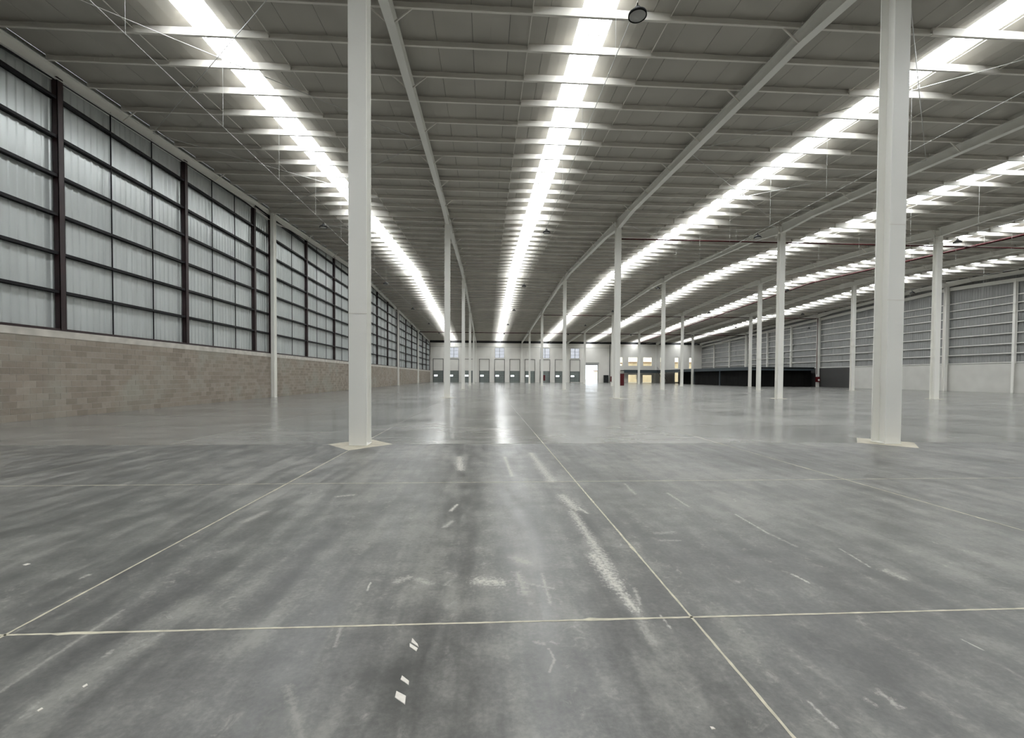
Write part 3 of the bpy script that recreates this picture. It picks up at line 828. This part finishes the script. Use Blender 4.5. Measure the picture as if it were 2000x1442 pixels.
# stair
sr = tag(empty('steel_stair', (44.7, 110.0, 0)), 'dark steel stair climbing to the mezzanine edge', 'stair')
for sx in (0, 0.9):
    MB().bar((sx, 0.0, 0.1), (sx, 4.9, 3.4), 0.05, 0.26).build('stringer', 'black_paint', sr)
    MB().bar((sx, 0.0, 1.05), (sx, 4.9, 4.35), 0.05, 0.05).build('handrail', 'black_paint', sr)
    for k in range(4): MB().box(sx - 0.02, 0.2 + 1.5 * k, 0.2 + 1.0 * k, sx + 0.02, 0.24 + 1.5 * k, 1.2 + 1.0 * k).build('baluster', 'black_paint', sr)
for k in range(18): MB().box(0.02, 0.1 + 0.26 * k, 0.16 + 0.18 * k, 0.88, 0.38 + 0.26 * k, 0.20 + 0.18 * k).build('tread', 'black_paint', sr)

# ================================================================== pendant lamps on their cables
lamp = empty('pendant_lamp')
MB().lathe([(0.0, 0.16), (0.06, 0.16), (0.07, 0.10), (0.12, 0.09), (0.17, 0.03), (0.20, 0.02), (0.205, -0.03), (0.185, -0.035), (0.18, -0.02)]).build('housing', 'lamp_black', lamp)
MB().lathe([(0.18, -0.022), (0.10, -0.028), (0.0, -0.03)]).build('lens', 'lamp_lens', lamp)
MB().tube([(0, 0, 0.15), (0, 0, 0.26)], 0.012, 6).build('hook', 'lamp_black', lamp)
LAMPY = [9.9, 24.85, 39.7, 54.2, 69.3, 84.2]
BAYN = ['bay beside the block wall', 'second bay from the block wall', 'third bay from the block wall', 'fourth bay from the block wall', 'fifth bay from the block wall', 'bay beside the white-railed wall']
first = True
ZC = 9.80
for i in range(6):
    xc = col_x(i) + BX / 2
    n = 0
    for y in LAMPY:
        if not in_view((xc, y, ZC - 0.2), 0): continue
        o = lamp if first else copy_tree(lamp); first = False
        o.location = (xc, y, ZC - 0.27)
        tag(o, f'round black-rimmed pendant lamp, {POS[n] if n < 5 else ORD[n]} in view over the {BAYN[i]}', 'lamp', 'pendant lamps under the roof'); n += 1
    c = tag(empty('lamp_cable', (xc, 0, ZC)), f'thin straight cable carrying the pendant lamps over the {BAYN[i]}', 'cable', 'lamp cables')
    MB().tube([(0, Y_NEAR + 0.5, 0), (0, Y_FAR - 1, 0)], 0.011, 5).build('wire', 'galv_wire', c)
    for k in range(0, 27):
        y = 3.5 + 4.05 * k
        if y < Y_FAR - 2: MB().tube([(0.0, y, 0), (0.0, y, zr(y) - ZC - 0.1)], 0.006, 4).build('hanger', 'galv_wire', c)

# roof bracing rods: crossed pairs tied by a ring where they meet
for i in (0, 2, 4):
    for n, (ya, yb) in enumerate([(YC, YC + BY / 2), (YC + BY / 2, YC + BY), (YC + BY, YC + 1.5 * BY), (YC + 1.5 * BY, YC + 2 * BY)]):
        xa, xb = col_x(i) + 0.15, col_x(i + 1) - 0.15
        xm, ym = (xa + xb) / 2, (ya + yb) / 2
        z = lambda y: zr(y) - 0.33
        o = tag(empty('roof_brace', (xm, ym, z(ym))), f'{POS[n]} crossed pair of thin brace rods over the {BAYN[i]}', 'brace', 'crossed roof braces')
        for s in (0, 1):
            a, b = (ya, yb) if s == 0 else (yb, ya)
            MB().tube([(xa - xm, a - ym, z(a) - z(ym)), (xb - xm, b - ym, z(b) - z(ym))], 0.013, 6).build('rod', 'galv_wire', o)
        MB().tube([(0, 0, -0.02), (0, 0, 0.12)], 0.03, 8).build('tie_ring', 'galv_wire', o)

# ================================================================== fire pipes
def pipe(label, pts, r, hang=()):
    x, y, z = pts[0]
    o = tag(empty('fire_pipe', pts[0]), label, 'pipe', 'red fire pipes')
    MB().tube([(p[0] - x, p[1] - y, p[2] - z) for p in pts], r, 8).build('run', 'red_pipe', o)
    for h in hang: MB().tube([(h[0] - x, h[1] - y, h[2] - z), (h[0] - x, h[1] - y, zr(h[1]) - z - 0.05)], 0.008, 4).build('hanger', 'galv_wire', o)
    return o
pipe('thin red pipe crossing under the roof behind the second line of columns', [(col_x(2) + 0.2, 32.2, 11.56), (X_RIGHT - 0.2, 32.2, 11.56)], 0.045, [(col_x(2) + 3 + 6 * k, 32.2, 11.56) for k in range(8)])
pipe('thin red pipe crossing under the roof at the fourth line of columns', [(col_x(2) + 0.2, 75.7, 12.0), (X_RIGHT - 0.2, 75.7, 12.0)], 0.05)
pipe('dark red pipe crossing the whole width at the fifth line of columns', [(X_LEFT + 0.3, 97.5, 11.05), (X_RIGHT - 0.2, 97.5, 11.05)], 0.07)
pts = [(40.0, y, zr(y) - 0.66) for y in (14, 24, 34, 44, RIDGE, 64, 74, 84, 94, 104, 116)]
pipe('thick dark red pipe running lengthwise beneath the roof in the fifth bay', pts, 0.085, [(40.0, y, zr(y) - 0.66) for y in range(16, 116, 6)])
pipe('dark red riser pipe dropping down the side wall column to the hose box', [(57.765, 75.1, 12.0), (57.765, 75.1, 2.2)], 0.05)

# fire cabinets on columns
def cabinet(x, y, z0, wd, h, label):
    o = tag(empty('fire_cabinet', (x, y, z0)), label, 'cabinet', 'red fire cabinets')
    MB().box(-wd / 2, 0, 0, wd / 2, 0.25, h).build('body', 'red_paint', o)
    MB().box(-wd / 2 + 0.015, -0.02, 0.015, wd / 2 - 0.015, -0.001, h - 0.015).build('door', 'red_paint', o)
    MB().box(wd / 2 - 0.06, -0.04, h * 0.45, wd / 2 - 0.04, -0.02, h * 0.58).build('handle', 'black_paint', o)
    return o
cabinet(col_x(2) + 0.36, 31.6, 0.90, 0.31, 0.86, 'tall red fire cabinet on a column in front of the office doorways')
cabinet(col_x(2) + 0.38, 75.0, 0.85, 0.34, 0.95, 'small red fire cabinet on a far column in front of the dock doors')
cabinet(col_x(3) - 0.285, 75.0, 0.75, 0.18, 0.9, 'narrow dark red fire cabinet on a far column near the black cupboard')
o = cabinet(57.80, 74.75, 0.85, 0.66, 0.92, 'red hose box with white reel on the side wall column by the mezzanine')
MB().tube([(0.08, -0.025, 0.36), (0.08, -0.05, 0.36)], 0.17, 16).build('reel', 'white_steel', o)
bc = tag(empty('black_cupboard', (31.97, YF - 0.78, 0)), 'black two-door cupboard against the end wall right of the open gateway', 'cupboard')
MB().box(-0.62, 0, 0.1, 0.62, 0.55, 2.05).build('body', 'black_paint', bc)
for s in (-1, 1):
    dd = MB().box(min(0.01 * s, 0.6 * s), -0.02, 0.14, max(0.01 * s, 0.6 * s), 0, 2.02).build('door', 'black_paint', bc)
    MB().box(s * 0.07 - 0.01, -0.045, 1.0, s * 0.07 + 0.01, -0.02, 1.15).build('handle', 'frame_grey', dd)
for sx in (-0.55, 0.55): MB().box(sx - 0.05, 0.05, 0, sx + 0.05, 0.5, 0.1).build('foot', 'black_paint', bc)

# ================================================================== loose chips on the floor
CH = [([(774, 1350), (793, 1360), (791, 1377), (771, 1363)], 'pale square mortar flake lying nearest in front of the camera'),
      ([(785, 1320), (799, 1331), (798, 1339), (782, 1328)], 'pale mortar flake just behind the square flake in front'),
      ([(805, 1247), (816, 1259), (818, 1265), (803, 1255)], 'narrow pale mortar flake below the nearest cross joint, beside its twin'),
      ([(800, 1257), (816, 1267), (813, 1273), (800, 1264)], 'larger pale mortar flake of the twin pair below the nearest cross joint'),
      ([(160, 1342), (170, 1336), (172, 1339), (163, 1344)], 'small white flake on the floor at lower left, upper one'),
      ([(72, 1389), (82, 1383), (85, 1385), (74, 1391)], 'small white flake on the floor at lower left, lower one'),
      ([(44, 1104), (54, 1101), (60, 1102), (50, 1105)], 'small white flake near the left edge of the floor'),
      ([(1386, 1420), (1393, 1421), (1398, 1425), (1390, 1426)], 'small white flake beside the bottom of the long joint')]
for poly, l in CH:
    q = [pix(*p) for p in poly]; n = len(q)
    cx, cy = sum(p[0] for p in q) / n, sum(p[1] for p in q) / n
    mb = MB()
    lo = [(p[0] - cx, p[1] - cy, 0) for p in q]; top = [(p[0] * 0.92, p[1] * 0.92, 0.0025) for p in lo]
    mb.add(lo + top, [tuple(range(2 * n - 1, n - 1, -1))] + [((k + 1) % n, k, n + k, n + (k + 1) % n) for k in range(n)])
    tag(mb.build('mortar_flake', 'chip', None, (cx, cy, 0.0003)), l, 'flake', 'mortar flakes on the floor')
